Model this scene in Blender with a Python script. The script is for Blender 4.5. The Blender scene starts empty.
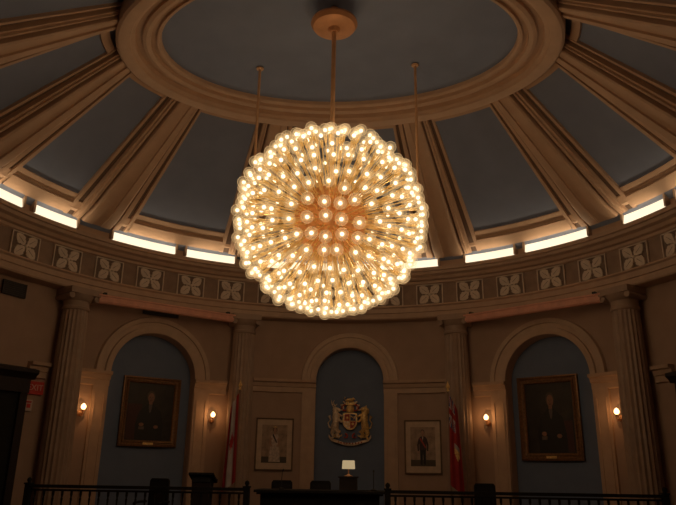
import bpy, math, random
from mathutils import Vector, Matrix, Quaternion
random.seed(4)
S=bpy.context.scene
COL=S.collection
sin,cos,pi,rad=math.sin,math.cos,math.pi,math.radians
try:
    S.view_settings.view_transform='Standard'
except Exception as e: print(e)

# ---------------------------------------------------------------- materials
def mat(name,col,rough=0.6,metal=0.0,noise=0.12,scale=6.0,bump=0.0,emit=None,estr=0.0):
    m=bpy.data.materials.new(name); m.use_nodes=True
    nt=m.node_tree; b=nt.nodes['Principled BSDF']
    b.inputs['Roughness'].default_value=rough; b.inputs['Metallic'].default_value=metal
    tc=nt.nodes.new('ShaderNodeTexCoord'); nz=nt.nodes.new('ShaderNodeTexNoise')
    nz.inputs['Scale'].default_value=scale; nz.inputs['Detail'].default_value=4
    nt.links.new(tc.outputs['Object'],nz.inputs['Vector'])
    cr=nt.nodes.new('ShaderNodeValToRGB')
    cr.color_ramp.elements[0].position=0.3; cr.color_ramp.elements[1].position=0.7
    cr.color_ramp.elements[0].color=[max(0,c*(1-noise)) for c in col]+[1]
    cr.color_ramp.elements[1].color=[min(1,c*(1+noise)) for c in col]+[1]
    nt.links.new(nz.outputs['Fac'],cr.inputs['Fac']); nt.links.new(cr.outputs['Color'],b.inputs['Base Color'])
    if bump>0:
        bp=nt.nodes.new('ShaderNodeBump'); bp.inputs['Strength'].default_value=bump; bp.inputs['Distance'].default_value=0.02
        nt.links.new(nz.outputs['Fac'],bp.inputs['Height']); nt.links.new(bp.outputs['Normal'],b.inputs['Normal'])
    if emit:
        b.inputs['Emission Color'].default_value=(*emit,1); b.inputs['Emission Strength'].default_value=estr
    return m
def emat(name,col,st,vary=0):
    m=bpy.data.materials.new(name); m.use_nodes=True; nt=m.node_tree; nt.nodes.clear()
    e=nt.nodes.new('ShaderNodeEmission'); e.inputs[0].default_value=(*col,1); e.inputs[1].default_value=st
    if vary:
        tc=nt.nodes.new('ShaderNodeTexCoord'); nz=nt.nodes.new('ShaderNodeTexNoise'); nz.inputs['Scale'].default_value=.9
        nt.links.new(tc.outputs['Object'],nz.inputs['Vector'])
        mp=nt.nodes.new('ShaderNodeMapRange'); mp.inputs[1].default_value=.35; mp.inputs[2].default_value=.65; mp.inputs[3].default_value=st*(1-vary); mp.inputs[4].default_value=st*(1+vary)
        nt.links.new(nz.outputs['Fac'],mp.inputs[0]); nt.links.new(mp.outputs[0],e.inputs[1])
    o=nt.nodes.new('ShaderNodeOutputMaterial'); nt.links.new(e.outputs[0],o.inputs[0]); return m
def globe_mat():
    m=bpy.data.materials.new('clear_globe_glass'); m.use_nodes=True; nt=m.node_tree; nt.nodes.clear()
    N=nt.nodes.new; L=nt.links.new
    o=N('ShaderNodeOutputMaterial'); mx=N('ShaderNodeMixShader'); tr=N('ShaderNodeBsdfTransparent')
    e=N('ShaderNodeEmission'); e.inputs[0].default_value=(1,.63,.28,1); e.inputs[1].default_value=1.15
    lw=N('ShaderNodeLayerWeight'); lw.inputs[0].default_value=.5
    cr=N('ShaderNodeValToRGB'); r=cr.color_ramp
    r.elements[0].position=0; r.elements[0].color=(.42,)*3+(1,)
    r.elements[1].position=1; r.elements[1].color=(.75,)*3+(1,)
    for p,v in((.10,.27),(.24,.12),(.42,.07),(.64,.11),(.82,.42)):
        x=r.elements.new(p); x.color=(v,v,v,1)
    L(lw.outputs['Facing'],cr.inputs[0]); L(cr.outputs[0],mx.inputs[0]); L(tr.outputs[0],mx.inputs[1]); L(e.outputs[0],mx.inputs[2]); L(mx.outputs[0],o.inputs[0])
    return m
M={}
M['wall']=mat('beige_painted_plaster',(.40,.275,.205),.75,noise=.06,scale=3,bump=.05)
M['trim']=mat('ochre_plaster_trim',(.50,.35,.25),.6,noise=.08,scale=5)
M['arch']=mat('pale_arch_plaster',(.53,.385,.28),.6,noise=.08,scale=5)
M['rib']=mat('warm_cream_rib_plaster',(.56,.375,.255),.6,noise=.06,scale=4)
M['ribdark']=mat('rib_recess_painted_shade',(.14,.085,.058),.7,noise=.06,scale=4)  # darker brown puts the shadow of the rib grooves into the colour
M['blue']=mat('slate_blue_paint',(.15,.20,.31),.75,noise=.06,scale=3)
M['dblue']=mat('dome_blue_grey_paint',(.21,.25,.36),.75,noise=.06,scale=2)
M['frieze']=mat('frieze_brown_ground',(.30,.21,.155),.75)
M['fpanel']=mat('frieze_panel_dark_ground',(.19,.135,.10),.75)
M['relief']=mat('relief_pale_grey_plaster',(.68,.58,.48),.6)
M['column']=mat('column_brown_plaster',(.36,.255,.19),.55,noise=.1)
M['carpet']=mat('dark_red_carpet',(.08,.02,.018),.95,noise=.3,scale=60)
M['wood']=mat('dark_stained_wood',(.004,.003,.0025),.8,noise=.3,scale=9)
M['wood2']=mat('walnut_wood',(.018,.009,.006),.65,noise=.3,scale=9)
M['valance']=mat('reddish_varnished_wood',(.74,.37,.27),.5,noise=.1,scale=7)
M['brass']=mat('polished_brass',(1.0,.74,.36),.30,.65,noise=.05)
M['copper']=mat('coppered_brass',(.62,.31,.15),.45,.35,noise=.1)
M['rodbrass']=mat('satin_brass_rod',(.70,.42,.23),.5,.2,noise=.1)
M['core']=mat('amber_copper_core',(.80,.36,.12),.5,.1,noise=.1)
M['gold']=mat('gilt',(.88,.54,.21),.42,.3,noise=.35,scale=25)
M['dgold']=mat('aged_gilt_frame',(.20,.10,.04),.45,.4,noise=.35,scale=30)
M['tframe']=mat('thin_bronze_frame',(.22,.14,.09),.5,.1)
M['silver']=mat('pale_silvered_gilt',(.74,.60,.44),.45,.2,noise=.3,scale=25)
M['globe']=globe_mat()
M['fil']=emat('lamp_filament_glow',(1,.80,.50),3.4)
M['cove']=emat('cove_lamp_diffuser',(1,.84,.58),1.35,.08)
M['shade']=emat('sconce_flame_glass',(1,.55,.22),5)
M['lshade']=emat('lit_cream_lamp_shade',(1,.74,.40),.42)
M['black']=mat('black_metal',(.012,.011,.010),.5)
M['grille']=mat('dark_vent_metal',(.05,.035,.03),.6)
M['red']=mat('flag_red_cloth',(.32,.018,.022),.8)
M['white']=mat('flag_white_cloth',(.44,.40,.40),.8)
M['navy']=mat('flag_navy_cloth',(.03,.04,.16),.8)
M['enamel']=mat('red_enamel',(.42,.05,.03),.5)
M['azure']=mat('dark_blue_enamel',(.05,.06,.14),.5)
M['canvasd']=mat('painting_dark_umber',(.026,.018,.013),.5,noise=.4,scale=5)
M['robe']=mat('painting_black_robe',(.008,.007,.007),.5)
M['skin']=mat('painting_flesh',(.26,.135,.085),.6)
M['cloth']=mat('painting_linen',(.13,.10,.085),.6)
M['pred']=mat('painting_crimson',(.06,.016,.012),.6)
M['mat_board']=mat('cream_mount_board',(.56,.43,.32),.7)
M['pbg']=mat('painting_tan_ground',(.36,.26,.19),.7,noise=.3,scale=8)
M['pdress']=mat('painting_pale_dress',(.54,.44,.37),.7,noise=.3,scale=20)
M['puni']=mat('painting_dark_uniform',(.06,.035,.035),.7)
M['hair']=mat('painting_grey_hair',(.09,.07,.05),.7)
M['pskin']=mat('painting_light_flesh',(.42,.24,.17),.7)
M['signred']=mat('sign_red',(.34,.02,.015),.5,emit=(1,.05,.02),estr=.02)
M['signwhite']=mat('sign_cream',(.60,.48,.42),.5)
M['pred_leather']=mat('oxblood_leather',(.008,.004,.0035),.7,noise=.2)

# ---------------------------------------------------------------- mesh builder
class MB:
    def __init__(s): s.v=[];s.f=[];s.m=[]
    def add(s,vs,fs,mi=0,X=None):
        o=len(s.v)
        for p in vs:
            p=Vector(p)
            s.v.append(X@p if X is not None else p)
        for f in fs: s.f.append([i+o for i in f]); s.m.append(mi)
        return s
    def box(s,c,d,mi=0,X=None):
        x,y,z=c;a,b,h=d[0]/2,d[1]/2,d[2]/2
        vs=[(x+i*a,y+j*b,z+k*h) for k in(-1,1) for j in(-1,1) for i in(-1,1)]
        return s.add(vs,[(0,2,3,1),(4,5,7,6),(0,1,5,4),(2,6,7,3),(0,4,6,2),(1,3,7,5)],mi,X)
    def lathe(s,pr,n=16,mi=0,c=(0,0,0),X=None):
        vs=[];fs=[]
        for r,z in pr:
            for i in range(n):
                a=2*pi*i/n; vs.append((c[0]+r*cos(a),c[1]+r*sin(a),c[2]+z))
        for k in range(len(pr)-1):
            for i in range(n):
                j=(i+1)%n; fs.append((k*n+i,k*n+j,(k+1)*n+j,(k+1)*n+i))
        fs.append(tuple(range(n))[::-1]); fs.append(tuple((len(pr)-1)*n+i for i in range(n)))
        return s.add(vs,fs,mi,X)
    def tube(s,pts,rs,n=8,mi=0,X=None):
        pts=[Vector(p) for p in pts]; vs=[];fs=[]
        if not isinstance(rs,(list,tuple)): rs=[rs]*len(pts)
        ref=Vector((.31,.83,.46))
        for k,p in enumerate(pts):
            t=(pts[min(k+1,len(pts)-1)]-pts[max(k-1,0)]).normalized()
            u=t.cross(ref).normalized(); w=t.cross(u)
            for i in range(n):
                a=2*pi*i/n; vs.append(p+(u*cos(a)+w*sin(a))*rs[k])
        for k in range(len(pts)-1):
            for i in range(n):
                j=(i+1)%n; fs.append((k*n+i,k*n+j,(k+1)*n+j,(k+1)*n+i))
        fs.append(tuple(range(n))[::-1]); fs.append(tuple((len(pts)-1)*n+i for i in range(n)))
        return s.add(vs,fs,mi,X)
    def ball(s,c,r,n=12,mi=0,sc=(1,1,1),X=None):
        vs=[(0,0,-1)];fs=[];h=max(4,n//2)
        for k in range(1,h):
            a=-pi/2+pi*k/h
            for i in range(n):
                b=2*pi*i/n; vs.append((cos(a)*cos(b),cos(a)*sin(b),sin(a)))
        vs.append((0,0,1))
        for i in range(n):
            j=(i+1)%n; fs.append((0,1+j,1+i))
            for k in range(h-2): fs.append((1+k*n+i,1+k*n+j,1+(k+1)*n+j,1+(k+1)*n+i))
            fs.append((1+(h-2)*n+i,1+(h-2)*n+j,len(vs)-1))
        vs=[(c[0]+x*r*sc[0],c[1]+y*r*sc[1],c[2]+z*r*sc[2]) for x,y,z in vs]
        return s.add(vs,fs,mi,X)
    def prism(s,poly,y0,y1,mi=0,X=None):
        n=len(poly)   # poly in x,z ; extruded along y
        vs=[(x,y0,z) for x,z in poly]+[(x,y1,z) for x,z in poly]
        fs=[tuple(range(n)),tuple(range(n,2*n))[::-1]]+[(i,i+n,(i+1)%n+n,(i+1)%n) for i in range(n)]
        return s.add(vs,fs,mi,X)
    def build(s,name,mats,smooth=35,loc=(0,0,0),rot=(0,0,0),parent=None):
        me=bpy.data.meshes.new(name); me.from_pydata([tuple(v) for v in s.v],[],s.f); 
        for m in mats: me.materials.append(M[m])
        me.polygons.foreach_set('material_index',s.m)
        if smooth:
            me.polygons.foreach_set('use_smooth',[True]*len(me.polygons)); me.update()
            me.set_sharp_from_angle(angle=rad(smooth))
        me.update(); me.validate()
        import bmesh
        bm=bmesh.new(); bm.from_mesh(me); bmesh.ops.recalc_face_normals(bm,faces=bm.faces); bm.to_mesh(me); bm.free()
        o=bpy.data.objects.new(name,me); COL.objects.link(o); o.location=loc; o.rotation_euler=rot
        if parent: o.parent=parent
        return o
def empty(name,loc=(0,0,0),rot=(0,0,0),parent=None):
    o=bpy.data.objects.new(name,None); COL.objects.link(o); o.location=loc; o.rotation_euler=rot; o.empty_display_size=.1
    if parent: o.parent=parent
    return o
def top(o,label,cat,group=None):
    o['label']=label;o['category']=cat
    if group:o['group']=group
    return o
def struct(o,label=None):
    o['kind']='structure'
    if label:o['label']=label
    return o
def dup(o,parent=None):
    n=o.copy(); COL.objects.link(n)
    if parent: n.parent=parent
    return n
def dup_tree(root):
    r=dup(root)
    for c in root.children:
        k=dup(c,r)
        for g in c.children: dup(g,k)
    return r
def pol(r,ph,z): return Vector((r*sin(rad(ph)),r*cos(rad(ph)),z))
def catmull(P,n=6):
    out=[]
    for i in range(len(P)-1):
        p0=P[max(i-1,0)];p1=P[i];p2=P[i+1];p3=P[min(i+2,len(P)-1)]
        for k in range(n):
            t=k/n
            out.append(tuple(.5*((2*b)+(-a+c)*t+(2*a-5*b+4*c-d)*t*t+(-a+3*b-3*c+d)*t**3) for a,b,c,d in zip(p0,p1,p2,p3)))
    out.append(P[-1]); return out
def sweep(pr,p0,p1,n,mb=None,mi=0,closed=False):
    """sweep (r,z) profile around the room axis from angle p0 to p1"""
    mb=mb or MB(); k=len(pr); vs=[];fs=[]
    full=abs(p1-p0)>=359.9
    for i in range(n if full else n+1):
        a=p0+(p1-p0)*i/n
        for r,z in pr: vs.append(pol(r,a,z))
    for i in range(n):
        j=(i+1)%n if full else i+1
        for q in range(k if closed else k-1):
            w=(q+1)%k; fs.append((i*k+q,j*k+q,j*k+w,i*k+w))
    if closed and not full:
        fs.append(tuple(range(k))); fs.append(tuple(n*k+q for q in range(k)))
    mb.add(vs,fs,mi); return mb
def arcbox(mb,r0,r1,p0,p1,z0,z1,mi=0,n=6): return sweep([(r0,z0),(r1,z0),(r1,z1),(r0,z1)],p0,p1,n,mb,mi,True)

# ---------------------------------------------------------------- room shell
RW=6.6
BC=38.9; BR_=.93
ARCH=[(-BC,BR_,3.12),(0,.78,3.23),(BC,BR_,3.12)]
REC=.32
def zopen(a):
    for pc,r,zs in ARCH:
        s=rad(a-pc)*RW
        if abs(s)<=r+1e-6: return zs+math.sqrt(max(0,r*r-s*s))
    return None
mb=MB(); angs=set()
a=-92.0
while a<=92.01: angs.add(round(a,4)); a+=2
for pc,r,zs in ARCH:
    h=math.degrees(r/RW)
    for x in list(angs):
        if abs(x-pc)<h+.3: angs.discard(x)
    for k in range(41): angs.add(round(pc+h*-cos(pi*k/40),5))
angs=sorted(angs)
def inarch(a0,a1):
    m=(a0+a1)/2
    return zopen(m) is not None
for a0,a1 in zip(angs,angs[1:]):
    if inarch(a0,a1):
        z0=zopen(a0) ; z1=zopen(a1)
        pc=[p for p,r,zs in ARCH if abs((a0+a1)/2-p)<12][0]; zs=[q for p,r,q in ARCH if p==pc][0]
        z0=z0 or zs; z1=z1 or zs
        mb.add([pol(RW,a0,z0),pol(RW,a1,z1),pol(RW,a1,4.8),pol(RW,a0,4.8)],[(0,1,2,3)],0)
        mb.add([pol(RW+REC,a0,z0),pol(RW+REC,a1,z1),pol(RW+REC,a1,0),pol(RW+REC,a0,0)],[(0,1,2,3)],1)
        mb.add([pol(RW,a0,z0),pol(RW,a1,z1),pol(RW+REC,a1,z1),pol(RW+REC,a0,z0)],[(0,1,2,3)],2)
    else:
        mb.add([pol(RW,a0,0),pol(RW,a1,0),pol(RW,a1,4.8),pol(RW,a0,4.8)],[(0,1,2,3)],0)
for pc,r,zs in ARCH:
    h=math.degrees(r/RW)
    for sg in(-1,1):
        b=pc+sg*h
        mb.add([pol(RW,b,0),pol(RW+REC,b,0),pol(RW+REC,b,zs),pol(RW,b,zs)],[(0,1,2,3)],2)
struct(mb.build('wall_back',['wall','blue','trim'],30),'curved beige plaster wall with three arched blue alcoves')
yb=-9.8
for nm,x in(('wall_left',-RW),('wall_right',RW)):
    b=MB(); b.add([(x,.2,0),(x,yb,0),(x,yb,5.6),(x,.2,5.6)],[(0,1,2,3)])
    struct(b.build(nm,['wall'],0))
b=MB(); b.add([(-RW,yb,0),(RW,yb,0),(RW,yb,5.6),(-RW,yb,5.6)],[(0,1,2,3)]); struct(b.build('wall_front',['wall'],0))
b=MB(); b.add([(-7,yb,0),(7,yb,0),(7,7.2,0),(-7,7.2,0)],[(0,1,2,3)]); struct(b.build('floor',['carpet'],0),'dark red carpeted floor')
b=MB(); nx=40
for i in range(nx):
    x0=-RW+2*RW*i/nx;x1=-RW+2*RW*(i+1)/nx
    f=lambda x:-math.sqrt(max(0,6.3**2-x*x))
    b.add([(x0,yb,5.6),(x1,yb,5.6),(x1,f(x1),5.6),(x0,f(x0),5.6)],[(0,1,2,3)])
struct(b.build('ceiling_rear',['wall'],0))
# ------- dome: ruled vault rising from the round cornice to an oval ring
OC=.88                        # centre of the oval along the room axis
AI,BI=3.03,1.87               # inner opening of the ring
AO,BO=3.80,2.56               # outer edge of the ring
amap=[(0,0),(22,21),(56,52),(83.5,85),(109,110),(135,137),(158,159),(180,180)]
def tmap(ph):
    ph=((ph+180)%360)-180
    s=-1 if ph<0 else 1; p=abs(ph)
    for (a,b),(c,d) in zip(amap,amap[1:]):
        if a<=p<=c: return s*(b+(d-b)*(p-a)/(c-a))
def oval(a,b,th,z): return Vector((a*sin(rad(th)),OC+b*cos(rad(th)),z))
ZT,ZB,RB=8.36,5.90,6.22
def dome(ph,s,h=0):
    T=oval(AO*.995,BO*.985,tmap(ph),ZT); B=pol(RB,ph,ZB)
    p=T.lerp(B,s); d=(B-T).normalized()
    tang=Vector((cos(rad(ph)),-sin(rad(ph)),0))
    n=d.cross(tang).normalized()
    if n.z>0: n=-n
    return p+n*h
mb=MB(); n=180; SS=[i/10 for i in range(11)]
vs=[dome(360*i/n-180,s) for i in range(n) for s in SS]; k=len(SS)
mb.add(vs,[(i*k+q,((i+1)%n)*k+q,((i+1)%n)*k+q+1,i*k+q+1) for i in range(n) for q in range(k-1)])
struct(mb.build('ceiling',['dblue'],40),'blue-grey domed ceiling')
mb=MB(); n=96; rings=[0,.25,.5,.75,1.0]
for q in rings:
    for i in range(n): 
        mb.v.append(oval(AI*1.01*q,BI*1.01*q,360*i/n,8.26+.10*(1-q*q)))
for q in range(len(rings)-1):
    for i in range(n): mb.f.append([q*n+i,q*n+(i+1)%n,(q+1)*n+(i+1)%n,(q+1)*n+i]); mb.m.append(0)
struct(mb.build('ceiling_disc',['dblue'],40),'blue-grey oval central ceiling panel')
ring=[(0,8.28),(.01,8.19),(.05,8.16),(.10,8.16),(.11,8.21),(.22,8.21),(.23,8.14),(.32,8.12),(.40,8.14),(.41,8.20),(.56,8.20),(.57,8.11),(.64,8.08),(.66,8.04),(.78,8.01),(.90,8.01),(.96,8.04),(1.0,8.30)]
mb=MB(); n=160;k=len(ring)
vs=[oval(AI+(AO-AI)*t,BI+(BO-BI)*t,360*i/n,z) for i in range(n) for t,z in ring]
mb.add(vs,[(i*k+q,((i+1)%n)*k+q,((i+1)%n)*k+q+1,i*k+q+1) for i in range(n) for q in range(k-1)])
struct(mb.build('trim_1',['rib'],25),'stepped cream oval moulding ring around the ceiling panel')
brd=[(5.90,6.30),(5.88,6.20),(5.93,6.15),(5.97,6.08),(6.10,6.05),(6.2,6.08)]
struct(sweep(brd,0,360,128).build('trim_2',['rib'],30),'moulding at the foot of the dome')
fr=[(6.62,4.60),(6.27,4.60),(6.25,4.63),(6.25,4.73),(6.22,4.74),(6.22,4.84),(6.18,4.87),(6.19,4.90),(6.42,4.92)]
fz=[(6.42,4.92),(6.42,5.42)]
cr=[(6.42,5.42),(6.38,5.44),(6.37,5.49),(6.30,5.51),(6.26,5.57),(6.18,5.60),(6.16,5.66),(6.12,5.67),(6.12,5.75),(6.3,5.765)]
struct(sweep(fr,0,360,160).build('trim_3',['trim'],25),'architrave moulding under the frieze')
struct(sweep(fz,0,360,160).build('trim_4',['frieze'],0),'brown frieze band')
struct(sweep(cr,0,360,160).build('trim_5',['trim'],25),'cornice above the frieze')
# ribs : (t, height, shade colour?) the flag belongs to the strip that starts at this point
HA=6.9
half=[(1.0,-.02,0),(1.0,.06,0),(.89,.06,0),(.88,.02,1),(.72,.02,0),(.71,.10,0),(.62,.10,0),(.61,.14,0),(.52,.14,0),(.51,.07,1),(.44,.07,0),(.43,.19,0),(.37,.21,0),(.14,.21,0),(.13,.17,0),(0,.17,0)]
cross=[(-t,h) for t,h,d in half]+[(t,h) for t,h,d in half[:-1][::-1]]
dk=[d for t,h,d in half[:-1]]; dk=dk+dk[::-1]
def rib(pc,idx):
    k=len(cross);b=MB()
    RS=[0,.15,.3,.45,.6,.75,.88,.96]
    b.add([dome(pc+t*HA,s,h*(1 if s<.95 else .6)) for s in RS for t,h in cross],[])
    for i in range(len(RS)-1):
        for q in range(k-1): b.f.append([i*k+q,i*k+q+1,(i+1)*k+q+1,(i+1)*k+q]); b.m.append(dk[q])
    b.f.append(list(range(k)));b.m.append(0);b.f.append([(len(RS)-1)*k+q for q in range(k)]);b.m.append(0)
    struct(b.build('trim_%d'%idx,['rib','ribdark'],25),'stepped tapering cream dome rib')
RIBS=[22,56,83.5,109,135,158]; idx=6
for a in RIBS:
    for sg in(-1,1): rib(sg*a,idx); idx+=1
allr=sorted([-a for a in RIBS]+RIBS)
for a,c in zip(allr,allr[1:]):
    if abs((a+c)/2)>100: continue
    for pr in([(.825,0),(.825,.03),(.85,.03),(.855,.015),(.875,.015),(.88,.07),(.95,.07),(.95,0)],[(.05,0),(.05,.05),(.095,.05),(.095,0)]):
        b=MB();k=len(pr);n=10;p0,p1=a+HA*.99,c-HA*.99
        b.add([dome(p0+(p1-p0)*i/n,s,h) for i in range(n+1) for s,h in pr],[(i*k+q,i*k+q+1,(i+1)*k+q+1,(i+1)*k+q) for i in range(n) for q in range(k-1)])
        struct(b.build('trim_%d'%idx,['rib'],20),'stepped cream border closing a dome panel'); idx+=1
struct(sweep([(6.24,5.75),(6.24,6.12)],0,360,120).build('trim_%d'%idx,['rib'],0),'recess behind the cove lights'); idx+=1
segs=[]
for sg in(-1,1):
    for a0,a1 in((1.5,19.3),(25.3,35.8),(38.2,51.6),(59.3,68.2),(70.8,79.5)):
        segs.append((min(sg*a0,sg*a1),max(sg*a0,sg*a1)))
for a0,a1 in segs:
    am=(a0+a1)/2
    mb=MB(); sweep([(6.14,5.775),(6.20,5.775),(6.22,6.04),(6.20,6.04)],a0-am,a1-am,8,mb,0,True)
    o=mb.build('cove_light',['cove'],30,rot=(0,0,-rad(am)))
    fx=MB(); arcbox(fx,6.12,6.23,a0-am-.4,a0-am,5.77,6.04,0,1); fx.build('end_bracket',['trim'],0,parent=o)
    fx=MB(); arcbox(fx,6.12,6.23,a1-am,a1-am+.4,5.77,6.04,0,1); fx.build('end_bracket',['trim'],0,parent=o)
    top(o,'lit cream cove lamp strip above the room cornice','light','cove lamp strips')
    l=bpy.data.lights.new('cove_uplight','AREA'); l.shape='RECTANGLE'; l.size=rad(a1-a0)*6.0*.9; l.size_y=.05; l.energy=2.4*(a1-a0)/12; l.color=(1,.74,.45)
    lo=bpy.data.objects.new('cove_uplight',l); COL.objects.link(lo); lo.parent=o; lo.location=(0,6.00,5.79); lo.rotation_euler=(rad(180+24),0,0)
# frieze reliefs
mb=MB()
def leaf(L,w,s0=.035):
    prof=[(0,.10),(.10,.50),(.20,.70),(.26,.64),(.36,1.0),(.50,1.02),(.55,.88),(.64,.92),(.76,.70),(.81,.58),(.88,.46),(1,0)]
    pts=[(s0+(L-s0)*t,w*v) for t,v in prof]
    return pts+[(x,-z) for x,z in pts[::-1][1:]]
mb.box((0,-.004,0),(.60,.016,.46),1)
for a in(rad(41),pi-rad(41),pi+rad(41),-rad(41)):
    X=Matrix.Rotation(-a,4,'Y')
    mb.prism(leaf(.30,.098),-.040,0,0,X); mb.prism([(.09,-.005),(.24,-.002),(.24,.002),(.09,.005)],-.043,-.03,1,X)
mb.ball((0,-.025,0),.042,12,0)
for sx in(-1,1):
    mb.box((sx*.30,-.012,0),(.022,.035,.48)); mb.box((0,-.012,sx*.23),(.62,.035,.02))
rel=mb.build('plaster_rosette',['relief','fpanel'],40)
step=8.4
for i,k in enumerate(range(-9,10)):
    o=rel if i==0 else dup(rel)
    o.location=pol(6.400,k*step,5.17); o.rotation_euler=(0,0,-rad(k*step))
    top(o,'pale four-petalled leaf relief in a square frieze panel','ornament','frieze reliefs')
# archivolts, imposts, pilasters
def archivolt(pc,r,zs,idx):
    n=40; pr=[(0,0),(0,.07),(.07,.10),(.13,.10),(.14,.05),(.23,.05),(.24,.09),(.33,.09),(.35,0)]
    vs=[];fs=[];k=len(pr)
    for i in range(n+1):
        t=pi*i/n
        for d,h in pr:
            s=(r+d)*cos(t);z=zs+(r+d)*sin(t)
            vs.append(pol(RW+.01-h,pc+math.degrees(s/RW),z))
    for i in range(n):
        for q in range(k-1): fs.append((i*k+q,i*k+q+1,(i+1)*k+q+1,(i+1)*k+q))
    struct(MB().add(vs,fs).build('trim_%d'%idx,['arch'],30),'moulded arch surround')
for pc,r,zs in ARCH: archivolt(pc,r,zs,idx); idx+=1
def impost(p0,p1,z,idx):
    pr=[(RW+.01,z-.30),(RW-.05,z-.28),(RW-.05,z-.17),(RW-.08,z-.16),(RW-.10,z-.08),(RW-.16,z-.06),(RW-.17,z),(RW+.01,z+.01)]
    struct(sweep(pr,p0,p1,10,None,0,True).build('trim_%d'%idx,['trim'],25),'moulded impost band')
def pil(p0,p1,z,idx):
    b=MB(); arcbox(b,RW-.05,RW+.01,p0,p1,.25,z-.28); arcbox(b,RW-.075,RW+.01,p0-.15,p1+.15,0,.3)
    w=p1-p0
    arcbox(b,RW-.065,RW-.04,p0+w*.16,p0+w*.24,.45,z-.45,0,2); arcbox(b,RW-.065,RW-.04,p1-w*.24,p1-w*.16,.45,z-.45,0,2)
    struct(b.build('trim_%d'%idx,['trim'],25),'flat pilaster beside an alcove')
CA=[-56,-22,22,56]
for sg in(-1,1):
    h=math.degrees(BR_/RW); h0=math.degrees(.78/RW)
    for (p0,p1,z) in((BC+h,53.4,3.13),(24.6,BC-h,3.13),(h0,19.4,3.24),(58.6,62,3.13)):
        impost(min(sg*p0,sg*p1),max(sg*p0,sg*p1),z,idx); idx+=1
    for (p0,p1,z) in((BC+h+.1,BC+h+3.0,3.13),(BC-h-3.0,BC-h-.1,3.13),(h0+.1,h0+2.7,3.24)):
        pil(min(sg*p0,sg*p1),max(sg*p0,sg*p1),z,idx); idx+=1
# columns
def column_meshes():
    nf=20; b=MB()
    seg=nf*4; zs=[.42,1.5,2.6,3.6,4.22]; rs=[.285,.28,.27,.255,.24]
    vs=[];fs=[]
    for z,r in zip(zs,rs):
        for i in range(seg):
            a=2*pi*i/seg; ph=(i%4)
            rr=r*(1 if ph in(0,) else (.955 if ph in(1,3) else .925))
            vs.append((rr*cos(a),rr*sin(a),z))
    for k in range(len(zs)-1):
        for i in range(seg):
            j=(i+1)%seg; fs.append((k*seg+i,k*seg+j,(k+1)*seg+j,(k+1)*seg+i))
    b.add(vs,fs); shaft=b.build('shaft',['column'],30)
    b=MB(); b.box((0,0,.10),(.78,.78,.20)); b.lathe([(.38,.2),(.39,.25),(.36,.30),(.32,.32),(.33,.37),(.35,.40),(.30,.43),(.28,.46)],32)
    base=b.build('column_base',['column'],30)
    b=MB(); b.lathe([(.24,4.18),(.262,4.20),(.262,4.24),(.245,4.26),(.245,4.36),(.27,4.38),(.31,4.44),(.33,4.48)],32)
    b.box((0,0,4.54),(.64,.64,.12))
    for sx in(-1,1):
        b.tube([(sx*.27,-.28,4.43),(sx*.27,.28,4.43)],.06,12)
    cap=b.build('capital',['column'],30)
    return shaft,base,cap
parts=column_meshes()
for i,a in enumerate(CA):
    e=empty('column',pol(6.36,a,0),(0,0,-rad(a)))
    for p in parts:
        q=p if i==0 else dup(p)
        q.parent=e
    top(e,'tall fluted brown plaster column carrying the frieze','column','fluted columns')
# valances
for sg in(-1,1):
    p0=pol(6.14,sg*25.0,4.47);p1=pol(6.14,sg*53.0,4.47); c=(p0+p1)/2; L=(p1-p0).length
    d=(p1-p0); ang=math.atan2(d.y,d.x)
    b=MB(); b.box((0,0,0),(L,.16,.11)); b.box((0,-.0,.065),(L+.04,.22,.03)); b.box((0,0,-.065),(L,.10,.02))
    o=b.build('valance_box',['valance'],0,loc=c,rot=(0,0,ang))
    for s2 in(-1,1):
        br=MB(); br.box((s2*(L/2-.12),0,.11),(.06,.10,.06)); br.build('hanging_bracket',['black'],0,parent=o)
    top(o,'long straight reddish wooden valance box spanning two columns','valance','valance boxes')

# ---------------------------------------------------------------- chandelier
CZ=4.69; CR=1.335; BR=.082
ch=empty('chandelier',(0,0,CZ))
top(ch,'huge brass sphere chandelier bristling with lit clear globe bulbs','chandelier')
b=MB(); b.lathe([(.0,3.24),(.20,3.24),(.33,3.27),(.37,3.33),(.36,3.37),(.24,3.40),(.08,3.42),(.07,3.62),(.0,3.62)],40); b.lathe([(.0,3.18),(.06,3.18),(.09,3.22),(.10,3.25),(.0,3.25)],20)
b.build('canopy',['copper'],35,parent=ch)
b=MB(); b.tube([(0,0,.3),(0,0,3.20)],.034,14); b.lathe([(.03,1.40),(.06,1.42),(.06,1.50),(.03,1.52)],16); b.build('stem',['rodbrass'],35,parent=ch)
b=MB(); b.ball((0,0,0),.52,40); b.lathe([(.53,-.02),(.54,0),(.53,.02)],40); b.build('core_ball',['core'],40,parent=ch)
ab=MB(); ab.tube([(0,0,.50),(0,0,1.22)],.0070,6); ab.lathe([(.008,1.15),(.018,1.17),(.022,1.24),(.022,1.262),(.014,1.275)],10); ab.lathe([(.020,.50),(.020,.53),(.010,.55)],8)
gb=MB(); gb.ball((0,0,CR+.01),BR,20,0); gb.ball((0,0,CR+.0),.027,10,1)
arm0=ab.build('light_arm',['brass'],40,parent=ch); bulb0=gb.build('globe_bulb',['globe','fil'],60,parent=arm0)
dirs=[]
nr=19
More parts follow.
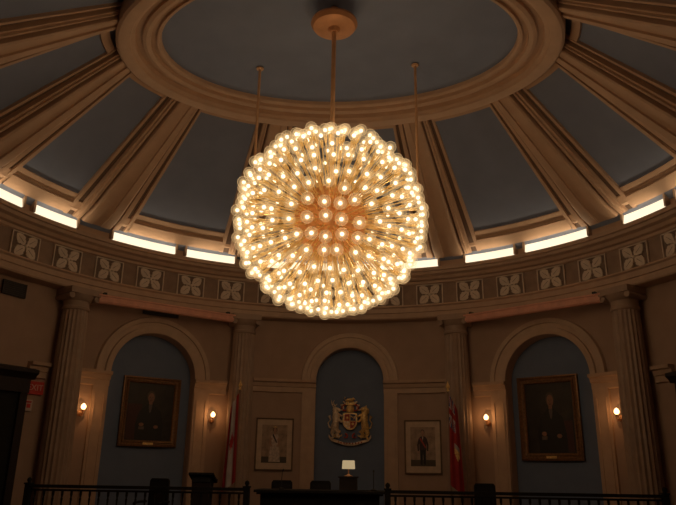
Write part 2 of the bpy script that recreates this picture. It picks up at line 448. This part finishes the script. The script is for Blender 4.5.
for k in range(nr):
    th=pi*(k+.5)/nr
    m=max(1,int(round(sin(th)*2*nr*.98)))
    if k>nr*.6: m=int(m*1.14)
    for i in range(m):
        a=2*pi*(i+.5*(k%2)+.17*k)/m+random.uniform(-.03,.03)
        t=th+random.uniform(-.03,.03)
        if k==0 : continue
        dirs.append(Vector((sin(t)*cos(a),sin(t)*sin(a),cos(t))))
camp=Vector((.7,-8.94,1.3)); vdir=(camp-Vector((0,0,CZ))).normalized()
dirs.sort(key=lambda d:-d.dot(vdir))
up=Vector((0,0,1))
rest=MB(); restb=MB()
for i,d in enumerate(dirs):
    q=up.rotation_difference(d); s=1+random.uniform(-.05,.01)
    if i<100:
        o=arm0 if i==0 else dup(arm0,ch)
        o.rotation_mode='QUATERNION'; o.rotation_quaternion=q; o.scale=(1,1,s)
        if i>0: dup(bulb0,o)
    else:
        X=q.to_matrix().to_4x4()@Matrix.Diagonal((1,1,s,1))
        rest.add(ab.v,ab.f,0,X)
        o=len(restb.v); restb.v+= [X@v for v in gb.v]; restb.f+=[[k+o for k in f] for f in gb.f]; restb.m+=gb.m
ra=rest.build('light_arms',['brass'],40,parent=ch); ra['kind']='stuff'
rb=restb.build('globe_bulbs',['globe','fil'],60,parent=ra); rb['kind']='stuff'
ga=pi*(3-math.sqrt(5)); NL=22
for i in range(NL):
    z=1-2*(i+.5)/NL; r=math.sqrt(1-z*z)
    ld=bpy.data.lights.new('bulb_glow','POINT'); ld.energy=2.2 if z>.25 else (4.0 if z>-.3 else 3.8); ld.color=(1,.66,.39); ld.shadow_soft_size=0
    lo=bpy.data.objects.new('bulb_glow',ld); COL.objects.link(lo); lo.parent=ch; lo.location=Vector((r*cos(ga*i),r*sin(ga*i),z))*1.44
ld2=bpy.data.lights.new('added_inner_glow','POINT'); ld2.energy=.6; ld2.color=(1,.70,.36); ld2.shadow_soft_size=0  # added lights that brighten core and arms; real lamps are at the arm ends
for i in range(14):
    z=1-2*(i+.5)/14; r=math.sqrt(1-z*z)
    lo=bpy.data.objects.new('added_inner_glow',ld2); COL.objects.link(lo); lo.parent=ch; lo.location=Vector((r*cos(ga*i),r*sin(ga*i),z))*1.0
for sx in(-1,1):
    b=MB(); x=1.42*sx-.06
    b.tube([(0,0,-2.6),(0,0,0)],.024,10); b.lathe([(.022,-.03),(.06,-.02),(.07,0)],16); b.lathe([(.0,-2.72),(.03,-2.70),(.045,-2.64),(.03,-2.58),(.022,-2.56)],12)
    o=b.build('hanging_rod',['rodbrass'],35,loc=(x,1.60,8.30))
    top(o,'thin brass rod hanging from the ceiling disc beside the chandelier','rod','thin hanging rods')

# ---------------------------------------------------------------- sconces
def sconce():
    e=empty('wall_sconce')
    b=MB(); X=Matrix.Rotation(rad(90),4,'X'); b.lathe([(.0,0),(.055,0),(.06,.01),(.03,.03),(.0,.04)],20,0,(0,0,0),X)
    b.build('back_plate',['copper'],35,parent=e)
    b=MB(); b.tube([(0,-.02,0),(0,-.07,-.05),(0,-.12,-.05),(0,-.14,-.01),(0,-.14,.04)],.009,8); b.lathe([(.01,.03),(.035,.045),(.04,.06),(.0,.06)],14,0,(0,-.14,0)); b.build('arm',['copper'],35,parent=e)
    b=MB(); b.lathe([(.018,.06),(.040,.08),(.050,.11),(.044,.14),(.025,.165),(.008,.18)],16,0,(0,-.14,0)); b.build('bulb_shade',['shade'],60,parent=e)
    l=bpy.data.lights.new('sconce_lamp','POINT'); l.energy=1.7; l.color=(1,.46,.16); l.shadow_soft_size=0
    lo=bpy.data.objects.new('sconce_lamp',l); COL.objects.link(lo); lo.parent=e; lo.location=(0,-.23,.12)
    return e
s0=sconce()
for i,a in enumerate((-51.6,-27.0,27.0,51.6)):
    e=s0 if i==0 else dup_tree(s0)
    e.location=pol(RW-.005,a,2.28); e.rotation_euler=(0,0,-rad(a))
    top(e,'small brass wall sconce with a glowing round bulb','wall lamp','wall sconces')

# ---------------------------------------------------------------- pictures
def ell(cx,cz,rx,rz,n=18): return [(cx+rx*cos(2*pi*i/n),cz+rz*sin(2*pi*i/n)) for i in range(n)]
def frame(w,h,fw,mt,parent,depth=.07):
    pr=[(0,0),(0,.4),(.12,.75),(.3,.85),(.42,.55),(.6,.6),(.8,1.0),(1,.9),(1,0)]
    vs=[];fs=[];k=len(pr)
    for sx,sz in((-1,-1),(1,-1),(1,1),(-1,1)):
        for t,d in pr:
            o=fw*(t-1)
            vs.append((sx*(w/2+o),-depth*d,sz*(h/2+o)))
    for c in range(4):
        n=(c+1)%4
        for q in range(k): fs.append((c*k+q,n*k+q,n*k+(q+1)%k,c*k+(q+1)%k))
    b=MB().add(vs,fs)
    return b.build('frame',[mt],25,parent=parent)
def portrait(kind,w,h,fw,fmat,loc,rot,label):
    e=empty('framed_portrait',loc,rot)
    frame(w,h,fw,fmat,e,.07 if fw>.08 else .035)
    iw,ih=w-2*fw+.02,h-2*fw+.02
    names=['canvasd','robe','skin','cloth','pred','mat_board','pbg','pdress','puni','hair','wood2','gold','pskin','enamel','silver']
    I={n:i for i,n in enumerate(names)}
    b=MB(); lay=[0.008]
    def P(poly,m):
        lay[0]+=.0012; b.prism([(x*iw/2,z*ih/2) for x,z in poly],-lay[0],-.004,I[m])
    R=lambda a,c,d,f:[(a,c),(d,c),(d,f),(a,f)]
    if kind in('robed','seated'):
        P(R(-1,-1,1,1),'canvasd')
        cx=.0 if kind=='robed' else .05
        P(R(-.95,-.95,-.35,.25),'pred') if kind=='robed' else P(R(.35,-.95,.9,-.1),'pred')
        P([(cx-.55,-1),(cx-.58,-.45),(cx-.46,-.02),(cx-.2,.2),(cx-.08,.3),(cx+.1,.3),(cx+.22,.2),(cx+.48,0),(cx+.6,-.5),(cx+.6,-1)],'robe')
        P([(cx-.05,.32),(cx-.07,.18),(cx-.03,.0),(cx+.0,-.05),(cx+.04,.0),(cx+.08,.18),(cx+.06,.32)],'cloth')
        P([(cx-.07,.25),(cx+.08,.25),(cx+.08,.42),(cx-.07,.42)],'skin')
        P(ell(cx,.53,.175,.20),'hair'); P(ell(cx+.01,.48,.135,.175),'skin')
        P(ell(cx-.04,.50,.018,.012,8),'robe');P(ell(cx+.06,.50,.018,.012,8),'robe')
        P([(cx+.0,.50),(cx+.025,.43),(cx-.01,.43)],'cloth'); P(R(cx-.035,.375,cx+.055,.39),'pred')
        P(ell(cx-.32,-.45,.10,.06),'skin'); P(ell(cx+.30,-.52,.10,.06),'skin')
        P(R(cx-.42,-.62,cx-.2,-.52),'cloth')
    else:
        P(R(-1,-1,1,1),'mat_board'); P(R(-.70,-.74,.70,.76),'pbg')
        if kind=='gown':
            P(R(-.70,-.74,.70,-.5),'hair')
            P([(-.30,-.70),(-.27,-.3),(-.15,.05),(-.20,.28),(-.15,.37),(-.05,.41),(.08,.41),(.18,.37),(.23,.28),(.17,.05),(.30,-.3),(.34,-.70)],'pdress')
            P([(-.21,.28),(-.29,.10),(-.27,-.02),(-.12,-.12),(-.10,-.06),(-.20,.02),(-.20,.10),(-.14,.2)],'pskin');P([(.23,.28),(.31,.10),(.29,-.02),(.14,-.12),(.12,-.06),(.22,.02),(.22,.10),(.17,.2)],'pskin')
            P([(-.14,.36),(.10,.04),(.15,.07),(-.06,.40)],'puni')
            P(R(-.035,.38,.065,.48),'pskin'); P(ell(.015,.57,.125,.11),'hair'); P(ell(.015,.545,.085,.10),'pskin')
            P([(-.07,.65),(-.08,.70),(-.03,.68),(.015,.73),(.06,.68),(.11,.70),(.10,.65)],'gold')
        else:
            P(R(-.70,-.74,.70,-.5),'hair')
            P([(-.15,-.68),(-.17,-.1),(.17,-.1),(.15,-.68),(.03,-.68),(.0,-.2),(-.03,-.68)],'robe')
            P([(-.20,-.12),(-.19,.1),(-.24,.30),(-.16,.37),(-.06,.41),(.06,.41),(.16,.37),(.24,.30),(.19,.1),(.20,-.12)],'puni')
            P([(-.24,.30),(-.32,.08),(-.30,-.16),(-.22,-.16),(-.23,.06),(-.16,.2)],'puni');P([(.24,.30),(.32,.08),(.30,-.16),(.22,-.16),(.23,.06),(.16,.2)],'puni')
            P([(-.05,.41),(0,.22),(.05,.41)],'pdress');P([(-.18,.30),(.14,-.06),(.19,-.02),(-.12,.35)],'enamel')
            P(ell(-.26,-.20,.045,.04,10),'pskin');P(ell(.26,-.20,.045,.04,10),'pskin')
            P(R(-.045,.38,.045,.46),'pskin'); P(ell(0,.565,.10,.10),'hair'); P(ell(0,.535,.085,.10),'pskin')
    b.build('painted_canvas',names,0,parent=e)
    if kind in('robed','seated'):
        b=MB(); b.box((0,-.075,-h/2+fw*.45),(.22,.012,.05)); b.build('name_plate',['gold'],0,parent=e)
    top(e,label,'picture')
def wallpos(r,a,z): return pol(r,a,z),(0,0,-rad(a))
l,r_=wallpos(RW+REC-.035,-37.9,2.42); portrait('robed',1.26,1.44,.13,'dgold',l,r_,'large gilt-framed dark oil portrait of a robed person in an alcove')
l,r_=wallpos(RW+REC-.035,37.5,2.38); portrait('seated',1.32,1.70,.15,'dgold',l,r_,'tall gilt-framed dark oil portrait of a seated person in black')
l,r_=wallpos(RW-.022,-14.6,1.82); portrait('gown',.84,1.12,.03,'tframe',l,r_,'thin-framed picture of a standing person in a pale gown')
l,r_=wallpos(RW-.022,14.3,1.80); portrait('uniform',.82,1.14,.03,'tframe',l,r_,'thin-framed picture of a standing person in dark uniform')

# ---------------------------------------------------------------- coat of arms
ca=empty('coat_of_arms',pol(RW+REC-.03,0,2.36)); top(ca,'gilded carved coat of arms with two animal supporters, crest and ribbon','emblem')
ca.scale=(1.10,1,1.02)
def shieldpoly(w,h): 
    return [(-w*.9,h*.9),(-w*.5,h*.97),(0,h),(w*.5,h*.97),(w*.9,h*.9),(w,h*.3),(w*.97,-h*.2),(w*.8,-h*.6),(w*.45,-h*.9),(0,-h),(-w*.45,-h*.9),(-w*.8,-h*.6),(-w*.97,-h*.2),(-w,h*.3)]
b=MB(); b.prism(shieldpoly(.155,.19),-.08,0,0); b.prism(shieldpoly(.132,.165),-.090,0,2)
b.prism([(-.12,0),(0,0),(0,.158),(-.11,.145)],-.096,-.05,1); b.prism([(0,-.158),(.06,-.145),(.115,-.06),(.125,0),(0,0)],-.096,-.05,1)
b.prism([(0,0),(.122,0),(.11,.145),(0,.158)],-.094,-.05,3)
for dx,dz in((-.06,.07),(.06,-.06)): b.ball((dx,-.096,dz),.03,8,0,(1,.3,1))
for dx,dz in((.06,.08),(-.06,-.07)):
    b.tube([(dx-.04,-.10,dz+.03),(dx,-.10,dz),(dx+.04,-.10,dz+.02),(dx+.02,-.10,dz-.04)],.012,6,0)
b.tube([(-.12,-.095,0),(.12,-.095,0)],.008,6,0); b.tube([(0,-.095,-.15),(0,-.095,.15)],.008,6,0)
b.build('shield',['gold','enamel','silver','azure'],30,parent=ca)
def scroll(b,x,z,s,turn,r=.022,mi=0):
    pts=[];
    for i in range(22):
        t=i/21; a=turn*t*4.6; R=s*(1-.75*t)
        pts.append((x+R*sin(a)*1.0,-.05-.02*t,z+R*cos(a)))
    b.tube(pts,[r*(1-.6*i/21) for i in range(22)],7,mi)
for sx in(-1,1):
    b=MB()
    scroll(b,sx*.10,.28,.09,sx,.024,1); scroll(b,sx*.20,.28,.075,-sx*1.0,.022); scroll(b,sx*.15,.38,.05,-sx,.018)
    b.build('mantling',['silver','enamel'],50,parent=ca)
    b=MB(); scroll(b,sx*.19,-.29,.07,sx,.022); scroll(b,sx*.10,-.33,.06,-sx,.02,1); scroll(b,sx*.28,-.33,.05,sx,.018)
    b.build('foliage_compartment',['gold','enamel'],50,parent=ca)
b=MB(); b.lathe([(.075,.20),(.085,.24),(.08,.31),(.05,.35),(.0,.365)],16,0,(0,-.05,0)); b.tube([(-.09,-.07,.365),(.09,-.07,.365)],.018,8)
for i in range(5):
    x=-.08+.04*i; b.prism([(x-.018,.37),(x+.018,.37),(x+.008,.42),(x,.44),(x-.008,.42)],-.09,-.05)
b.tube([(-.09,-.06,.44),(-.05,-.06,.47),(.03,-.06,.47),(.07,-.06,.50),(.10,-.07,.47)],[.02,.035,.035,.028,.012],8)
for x in(-.06,-.03,.03,.06): b.tube([(x,-.06,.46),(x,-.06,.415)],[.014,.01],6)
b.tube([(-.09,-.06,.45),(-.13,-.06,.50),(-.10,-.06,.53)],[.01,.008,.012],6)
b.build('crest',['gold'],50,parent=ca)
def supporter(sx,horse):
    b=MB(); T=lambda L:[(sx*x,y,z) for x,y,z in L]; K=1.15
    tb=lambda L,R,n: b.tube(T(L),[r*K for r in R],n)
    tb([(.30,-.05,-.22),(.32,-.06,-.13),(.30,-.07,-.02),(.29,-.07,.10),(.30,-.07,.17),(.32,-.07,.24)],[.045,.075,.06,.075,.055,.045],10)
    if horse:
        tb([(.33,-.07,.23),(.30,-.08,.27),(.25,-.09,.25),(.21,-.09,.215)],[.045,.045,.033,.024],9)
        for q in(0,.03): tb([(.31+q,-.07,.28),(.33+q*1.5,-.07,.36),(.36+q,-.07,.41),(.33+q*2,-.07,.46)],[.012,.011,.009,.004],6)
        tb([(.34,-.07,.36),(.40,-.07,.39)],[.009,.004],6);tb([(.33,-.07,.32),(.27,-.07,.38)],[.009,.004],6)
    else:
        b.ball((sx*.32,-.07,.22),.085,10,0,(1,.7,1.1)); tb([(.31,-.08,.27),(.25,-.10,.26),(.225,-.10,.24)],[.05,.036,.022],9)
        tb([(.33,-.07,.31),(.34,-.07,.355)],[.02,.004],6)
    tb([(.29,-.07,.12),(.22,-.09,.14),(.17,-.10,.10),(.14,-.11,.12)],[.036,.026,.02,.022],8)
    tb([(.29,-.07,.05),(.23,-.09,.03),(.18,-.10,-.02),(.155,-.11,.0)],[.036,.026,.02,.022],8)
    tb([(.31,-.06,-.17),(.25,-.07,-.23),(.28,-.07,-.32),(.22,-.08,-.36)],[.058,.042,.024,.026],8)
    tb([(.33,-.05,-.18),(.37,-.06,-.26),(.34,-.06,-.34),(.38,-.07,-.38)],[.055,.042,.024,.026],8)
    tb([(.35,-.05,-.16),(.43,-.05,-.14),(.46,-.05,-.04),(.41,-.05,.03),(.44,-.05,.10),(.41,-.05,.13)],[.018,.014,.012,.012,.028,.005],7)
    b.build('supporter',['silver' if horse else 'gold'],50,parent=ca)
supporter(-1,True); supporter(1,False)
b=MB()
pts=[(-.44,-.32),(-.38,-.40),(-.24,-.45),(-.12,-.49),(0,-.50),(.12,-.49),(.24,-.45),(.38,-.40),(.44,-.32)]
P=catmull([(x,z,0) for x,z in pts],4)
vs=[];
for i,(x,z,_) in enumerate(P): vs+=[(x,-.06-.02*cos(i*.8),z-.03),(x,-.06-.02*cos(i*.8),z+.03),(x,-.0,z-.03),(x,0,z+.03)]
fs=[]
for i in range(len(P)-1):
    a=i*4;c=a+4; fs+=[(a,c,c+1,a+1),(a+2,a+3,c+3,c+2),(a,a+2,c+2,c),(a+1,c+1,c+3,a+3)]
b.add(vs,fs)
for i in range(9): b.box((-.24+.06*i,-.085,-.485+.6*(abs(i-4)/4)**2*.045),(.025,.02,.030),1)
b.build('motto_ribbon',['silver','enamel'],40,parent=ca)

# ---------------------------------------------------------------- flags
leafpoly=[(0,1),(.15,.62),(.38,.72),(.30,.28),(.55,.50),(.60,.36),(.90,.40),(.80,.15),(.95,.05),(.50,-.32),(.55,-.50),(.06,-.42),(.06,-.9),(-.06,-.9),(-.06,-.42),(-.55,-.50),(-.50,-.32),(-.95,.05),(-.80,.15),(-.90,.40),(-.60,.36),(-.55,.50),(-.30,.28),(-.38,.72),(-.15,.62)]
def pip(x,y,P):
    c=False;j=len(P)-1
    for i in range(len(P)):
        if (P[i][1]>y)!=(P[j][1]>y) and x<(P[j][0]-P[i][0])*(y-P[i][1])/(P[j][1]-P[i][1])+P[i][0]: c=not c
        j=i
    return c
def flag(kind,loc,label,side):
    e=empty('flag',loc); top(e,label,'flag')
    b=MB(); b.lathe([(.0,0),(.19,0),(.19,.03),(.06,.07),(.04,.14),(.02,.16)],24); b.build('flag_stand',['copper'],35,parent=e)
    b=MB(); b.tube([(0,0,.1),(0,0,2.85)],.020,10); b.build('flag_pole',['tframe'],35,parent=e)
    b=MB(); b.lathe([(.02,2.85),(.035,2.87),(.018,2.90),(.045,2.94),(.0,3.06)],12); b.build('finial',['gold'],35,parent=e)
    nu,nv=70,56; vs=[];fs=[];b=MB()
    for i in range(nu+1):
        u=i/nu
        for j in range(nv+1):
            v=j/nv
            g=.60+.40*v
            x=.010*side+side*(.28*u*g)-side*.03*v
            y=-.035-.030*g*sin(u*pi*3.5+v*.8)-.02*sin(u*5)
            ztop=2.78-.30*u**1.1; zb=1.05-.20*u**.8
            vs.append((x,y,ztop+(zb-ztop)*v))
    for i in range(nu):
        for j in range(nv):
            u=(i+.5)/nu;v=(j+.5)/nv; k=0
            if kind=='leaf':
                if .27<u<.73: k=1
                if k and pip((u-.5)*2/.42,(.5-v)/.14,leafpoly): k=0
            else:
                if u<.6 and v<.36:
                    a,c=u/.6-.5,v/.36-.5
                    k=2
                    if abs(abs(a)-abs(c))<.13: k=1
                    if abs(abs(a)-abs(c))<.045: k=0
                    if abs(a)<.12 or abs(c)<.17: k=1
                    if abs(a)<.06 or abs(c)<.10: k=0
                elif pip((u-.62)/.22,(.58-v)/.09,[(-1,1),(1,1),(1,-.2),(0,-1),(-1,-.2)]): k=1 if v<.53 else 3
            a=i*(nv+1)+j; fs.append(((a,a+nv+1,a+nv+2,a+1),k))
    b.v=[Vector(p) for p in vs]; b.f=[list(f) for f,_ in fs]; b.m=[k for _,k in fs]
    b.build('flag_cloth',['red','white','navy','gold'],80,parent=e)
flag('leaf',(-2.22,5.05,0),'draped red and white maple leaf flag on a stand',-1)
flag('ensign',(2.08,5.05,0),'draped red ensign flag on a stand by a column',1)

# ---------------------------------------------------------------- doorways at the edges, signs, vents
for sg,nm in((-1,'door_1'),(1,'door_2')):
    c=sg*(67.6 if sg<0 else 68.4); b=MB(); h=4.6
    arcbox(b,RW-.10,RW+.02,c-h-1.3,c-h,0,2.72,0); arcbox(b,RW-.10,RW+.02,c+h,c+h+1.3,0,2.72,0)
    arcbox(b,RW-.12,RW+.02,c-h-1.4,c+h+1.4,2.55,2.80,0,8)
    sweep([(RW+.01,2.80),(RW-.14,2.80),(RW-.18,2.86),(RW-.24,2.90),(RW-.24,2.96),(RW+.01,3.02)],c-h-2.0,c+h+2.0,8,b,0,True)
    arcbox(b,RW-.04,RW+.0,c-h,c-.1,0.02,2.55,1,4); arcbox(b,RW-.04,RW+.0,c+.1,c+h,0.02,2.55,1,4)
    for q in(c-h/2,c+h/2):
        for z0,z1 in((.3,1.1),(1.3,2.35)): arcbox(b,RW-.06,RW-.03,q-1.5,q+1.5,z0,z1,1,2)
    struct(b.build(nm,['wood2','wood'],25),'dark panelled double door with wooden surround')
e=empty('exit_sign',pol(RW-.005,-60.4,2.66),(0,0,rad(60.4))); top(e,'small red EXIT sign on the wall by the door','sign')
b=MB(); b.box((0,-.03,0),(.36,.06,.23)); b.build('sign_housing',['signred'],0,parent=e)
b=MB(); b.box((0,-.063,0),(.33,.008,.20)); b.build('sign_face',['signred'],0,parent=e)
cu=bpy.data.curves.new('sign_text','FONT'); cu.body='EXIT'; cu.size=.155; cu.align_x='CENTER'; cu.align_y='CENTER'; cu.extrude=.002
to=bpy.data.objects.new('sign_text',cu); COL.objects.link(to); bpy.context.view_layer.update()
me=bpy.data.meshes.new_from_object(to.evaluated_get(bpy.context.evaluated_depsgraph_get())); me=me.copy(); bpy.data.objects.remove(to)
me.materials.clear(); me.materials.append(M['signwhite'])
o=bpy.data.objects.new('sign_lettering',me); COL.objects.link(o); o.parent=e; o.location=(0,-.072,0); o.rotation_euler=(rad(90),0,0)
b=MB(); b.box((0,-.02,0),(.15,.04,.20),0); b.box((0,-.045,-.01),(.07,.012,.07),1); b.box((0,-.043,.06),(.10,.01,.03),1)
o=b.build('alarm_box',['signwhite','signred'],0,loc=pol(RW-.01,-61.0,2.34),rot=(0,0,rad(61))); top(o,'small pale alarm box on the wall below the exit sign','alarm box')
def vent(a,z,w,h,r=RW-.003):
    b=MB(); b.box((0,-.015,0),(w,.03,h),0)
    n=max(3,int(h/.035))
    for i in range(n): b.box((0,-.035,-h/2+.02+(h-.04)*i/(n-1)),(w-.04,.012,.012),1)
    for s2 in(-1,1): b.box((s2*(w/2-.01),-.03,0),(.02,.03,h),1)
    o=b.build('air_vent',['black','grille'],0,loc=pol(r-.03,a,z),rot=(0,0,-rad(a))); top(o,'dark slatted air vent high on the wall','vent','air vents')
vent(-38.6,4.50,.80,.12)
vent(-66.8,4.38,.5,.26)

# ---------------------------------------------------------------- balustrades
bal=MB(); bal.lathe([(.022,.12),(.022,.20),(.013,.22),(.024,.30),(.028,.40),(.020,.55),(.012,.70),(.018,.78),(.012,.80),(.020,.84),(.020,.90)],10)
bal0=None
def balustrade(x0,x1,label):
    global bal0
    e=empty('balustrade',((x0+x1)/2,2.1,0)); L=x1-x0
    b=MB(); b.box((0,0,.975),(L,.08,.03)); b.box((0,0,.998),(L,.055,.018)); b.box((0,0,.925),(L,.045,.03)); b.build('handrail',['wood'],0,parent=e)
    b=MB(); b.box((0,0,.09),(L,.09,.08)); b.build('bottom_rail',['wood'],0,parent=e)
    n=int(L/.145)
    for i in range(n):
        if bal0 is None: bal0=bal.build('baluster',['wood'],40,parent=e); o=bal0
        else: o=dup(bal0,e)
        o.location=(-L/2+L*(i+.5)/n,0,.02)
    for sx in(-1,1):
        b=MB(); b.box((0,0,.505),(.09,.09,1.01)); b.box((0,0,1.02),(.115,.115,.025)); b.lathe([(.025,1.03),(.025,1.045),(.038,1.07),(.032,1.10),(.0,1.12)],14); b.box((0,0,.08),(.14,.14,.16))
        b.build('newel_post',['wood'],40,loc=(sx*(L/2+.045),0,0),parent=e)
    top(e,label,'railing','dark wooden balustrades')
balustrade(-4.9,-1.45,'dark wooden balustrade with turned balusters and newel posts'); balustrade(.85,4.95,'dark wooden balustrade with turned balusters and newel posts')

# ---------------------------------------------------------------- desk, lamp, chairs, lectern
d=empty('desk',(-.30,2.9,0)); top(d,'long dark wooden council desk with panelled front','desk')
b=MB(); b.box((0,0,.95),(2.15,.75,.04)); b.box((0,0,.915),(2.07,.68,.03)); b.build('desk_top',['wood'],0,parent=d)
b=MB(); b.box((0,0,.45),(1.95,.56,.90)); b.box((0,0,.05),(2.02,.62,.10))
for i in range(4): b.box((-.73+.488*i,-.29,.50),(.38,.02,.62))
b.build('panelled_body',['wood'],0,parent=d)
b=MB(); b.box((.45,.16,1.07),(.30,.24,.20)); b.box((.45,.16,1.18),(.34,.28,.02)); b.build('desk_shelf',['wood2'],0,parent=d)
lm=empty('desk_lamp',(.15,3.04,1.192)); top(lm,'small desk lamp with a lit cream shade','lamp')
b=MB(); b.lathe([(.0,0),(.07,0),(.075,.012),(.03,.025),(.012,.04)],20); b.build('lamp_base',['copper'],35,parent=lm)
b=MB(); b.tube([(0,0,.03),(0,0,.16)],.010,8); b.build('lamp_stem',['copper'],35,parent=lm)
b=MB(); b.add([(-.11,-.06,.12),(.11,-.06,.12),(.11,.06,.12),(-.11,.06,.12),(-.10,-.05,.26),(.10,-.05,.26),(.10,.05,.26),(-.10,.05,.26)],[(0,1,5,4),(1,2,6,5),(2,3,7,6),(3,0,4,7),(4,5,6,7)])
b.build('lamp_shade',['lshade'],0,parent=lm)
for x in(-.95,.58):
    m=empty('microphone',(x,2.75,.972)); top(m,'thin black gooseneck microphone on the desk','microphone','desk microphones')
    b=MB(); b.lathe([(.0,0),(.05,0),(.05,.02),(.01,.03)],16); b.build('microphone_base',['black'],35,parent=m)
    b=MB(); b.tube([(0,0,.02),(0,.0,.18),(0,.05,.26),(0,.12,.30)],.006,8); b.tube([(0,.12,.30),(0,.16,.315)],[.012,.015],10); b.build('gooseneck',['black'],50,parent=m)
def chair():
    e=empty('armchair')
    b=MB(); b.box((0,0,.45),(.48,.48,.08)); b.box((0,0,.39),(.50,.50,.05)); b.build('seat',['wood'],0,parent=e)
    b=MB()
    b.prism([(-.20,.5),(.20,.5),(.19,1.06),(.16,1.10),(-.16,1.10),(-.19,1.06)],.20,.25)
    b.prism([(-.15,.60),(.15,.60),(.15,1.03),(-.15,1.03)],.18,.27,1)
    b.build('backrest',['wood','pred_leather'],0,parent=e)
    for sx in(-1,1):
        b=MB(); b.tube([(sx*.23,.20,.70),(sx*.25,.0,.70),(sx*.24,-.20,.68)],.022,8); b.tube([(sx*.24,-.18,.68),(sx*.23,-.18,.42)],.018,8); b.build('armrest',['wood'],40,parent=e)
        for sy in(-1,1):
            b=MB(); b.tube([(sx*.20,sy*.20,.40),(sx*.21,sy*.21,.0)],[.026,.018],8); b.build('leg',['wood'],40,parent=e)
    return e
c0=chair()
for i,(x,y,r) in enumerate(((-1.10,3.75,4),(-.42,3.80,-3),(-3.4,3.6,-12),(2.6,3.7,10))):
    e=c0 if i==0 else dup_tree(c0)
    e.location=(x,y,0); e.rotation_euler=(0,0,rad(r)); top(e,'tall-backed dark wooden armchair with leather back panel','chair','council armchairs')
lc=empty('lectern',(-2.42,3.3,0)); top(lc,'dark wooden lectern with a sloping top','lectern')
b=MB(); b.box((0,0,.04),(.42,.40,.08)); b.prism([(-.12,.08),(.12,.08),(.16,1.05),(-.16,1.05)],-.14,.14); b.build('pedestal',['wood2'],0,parent=lc)
b=MB(); X=Matrix.Translation((0,0,1.13))@Matrix.Rotation(rad(-22),4,'X'); b.box((0,0,0),(.44,.38,.035),0,X); b.box((0,.18,.03),(.44,.02,.03),0,X); b.box((0,0,-.07),(.32,.24,.10),0,X); b.build('reading_top',['wood'],0,parent=lc)

# ---------------------------------------------------------------- world, camera
w=bpy.data.worlds.new('World'); S.world=w; w.use_nodes=True
w.node_tree.nodes['Background'].inputs[0].default_value=(1,.6,.4,1); w.node_tree.nodes['Background'].inputs[1].default_value=.001
cd=bpy.data.cameras.new('Camera'); cam=bpy.data.objects.new('Camera',cd); COL.objects.link(cam)
cd.sensor_width=36; cd.lens=36*668/676; cd.clip_end=100
cam.location=(.70,-8.94,1.3)
cam.rotation_mode='QUATERNION'
base=Matrix.Rotation(rad(3.75),4,'Z')@Matrix.Rotation(rad(90+18),4,'X')@Matrix.Rotation(rad(.85),4,'Z')
cam.rotation_quaternion=base.to_quaternion()
S.camera=cam
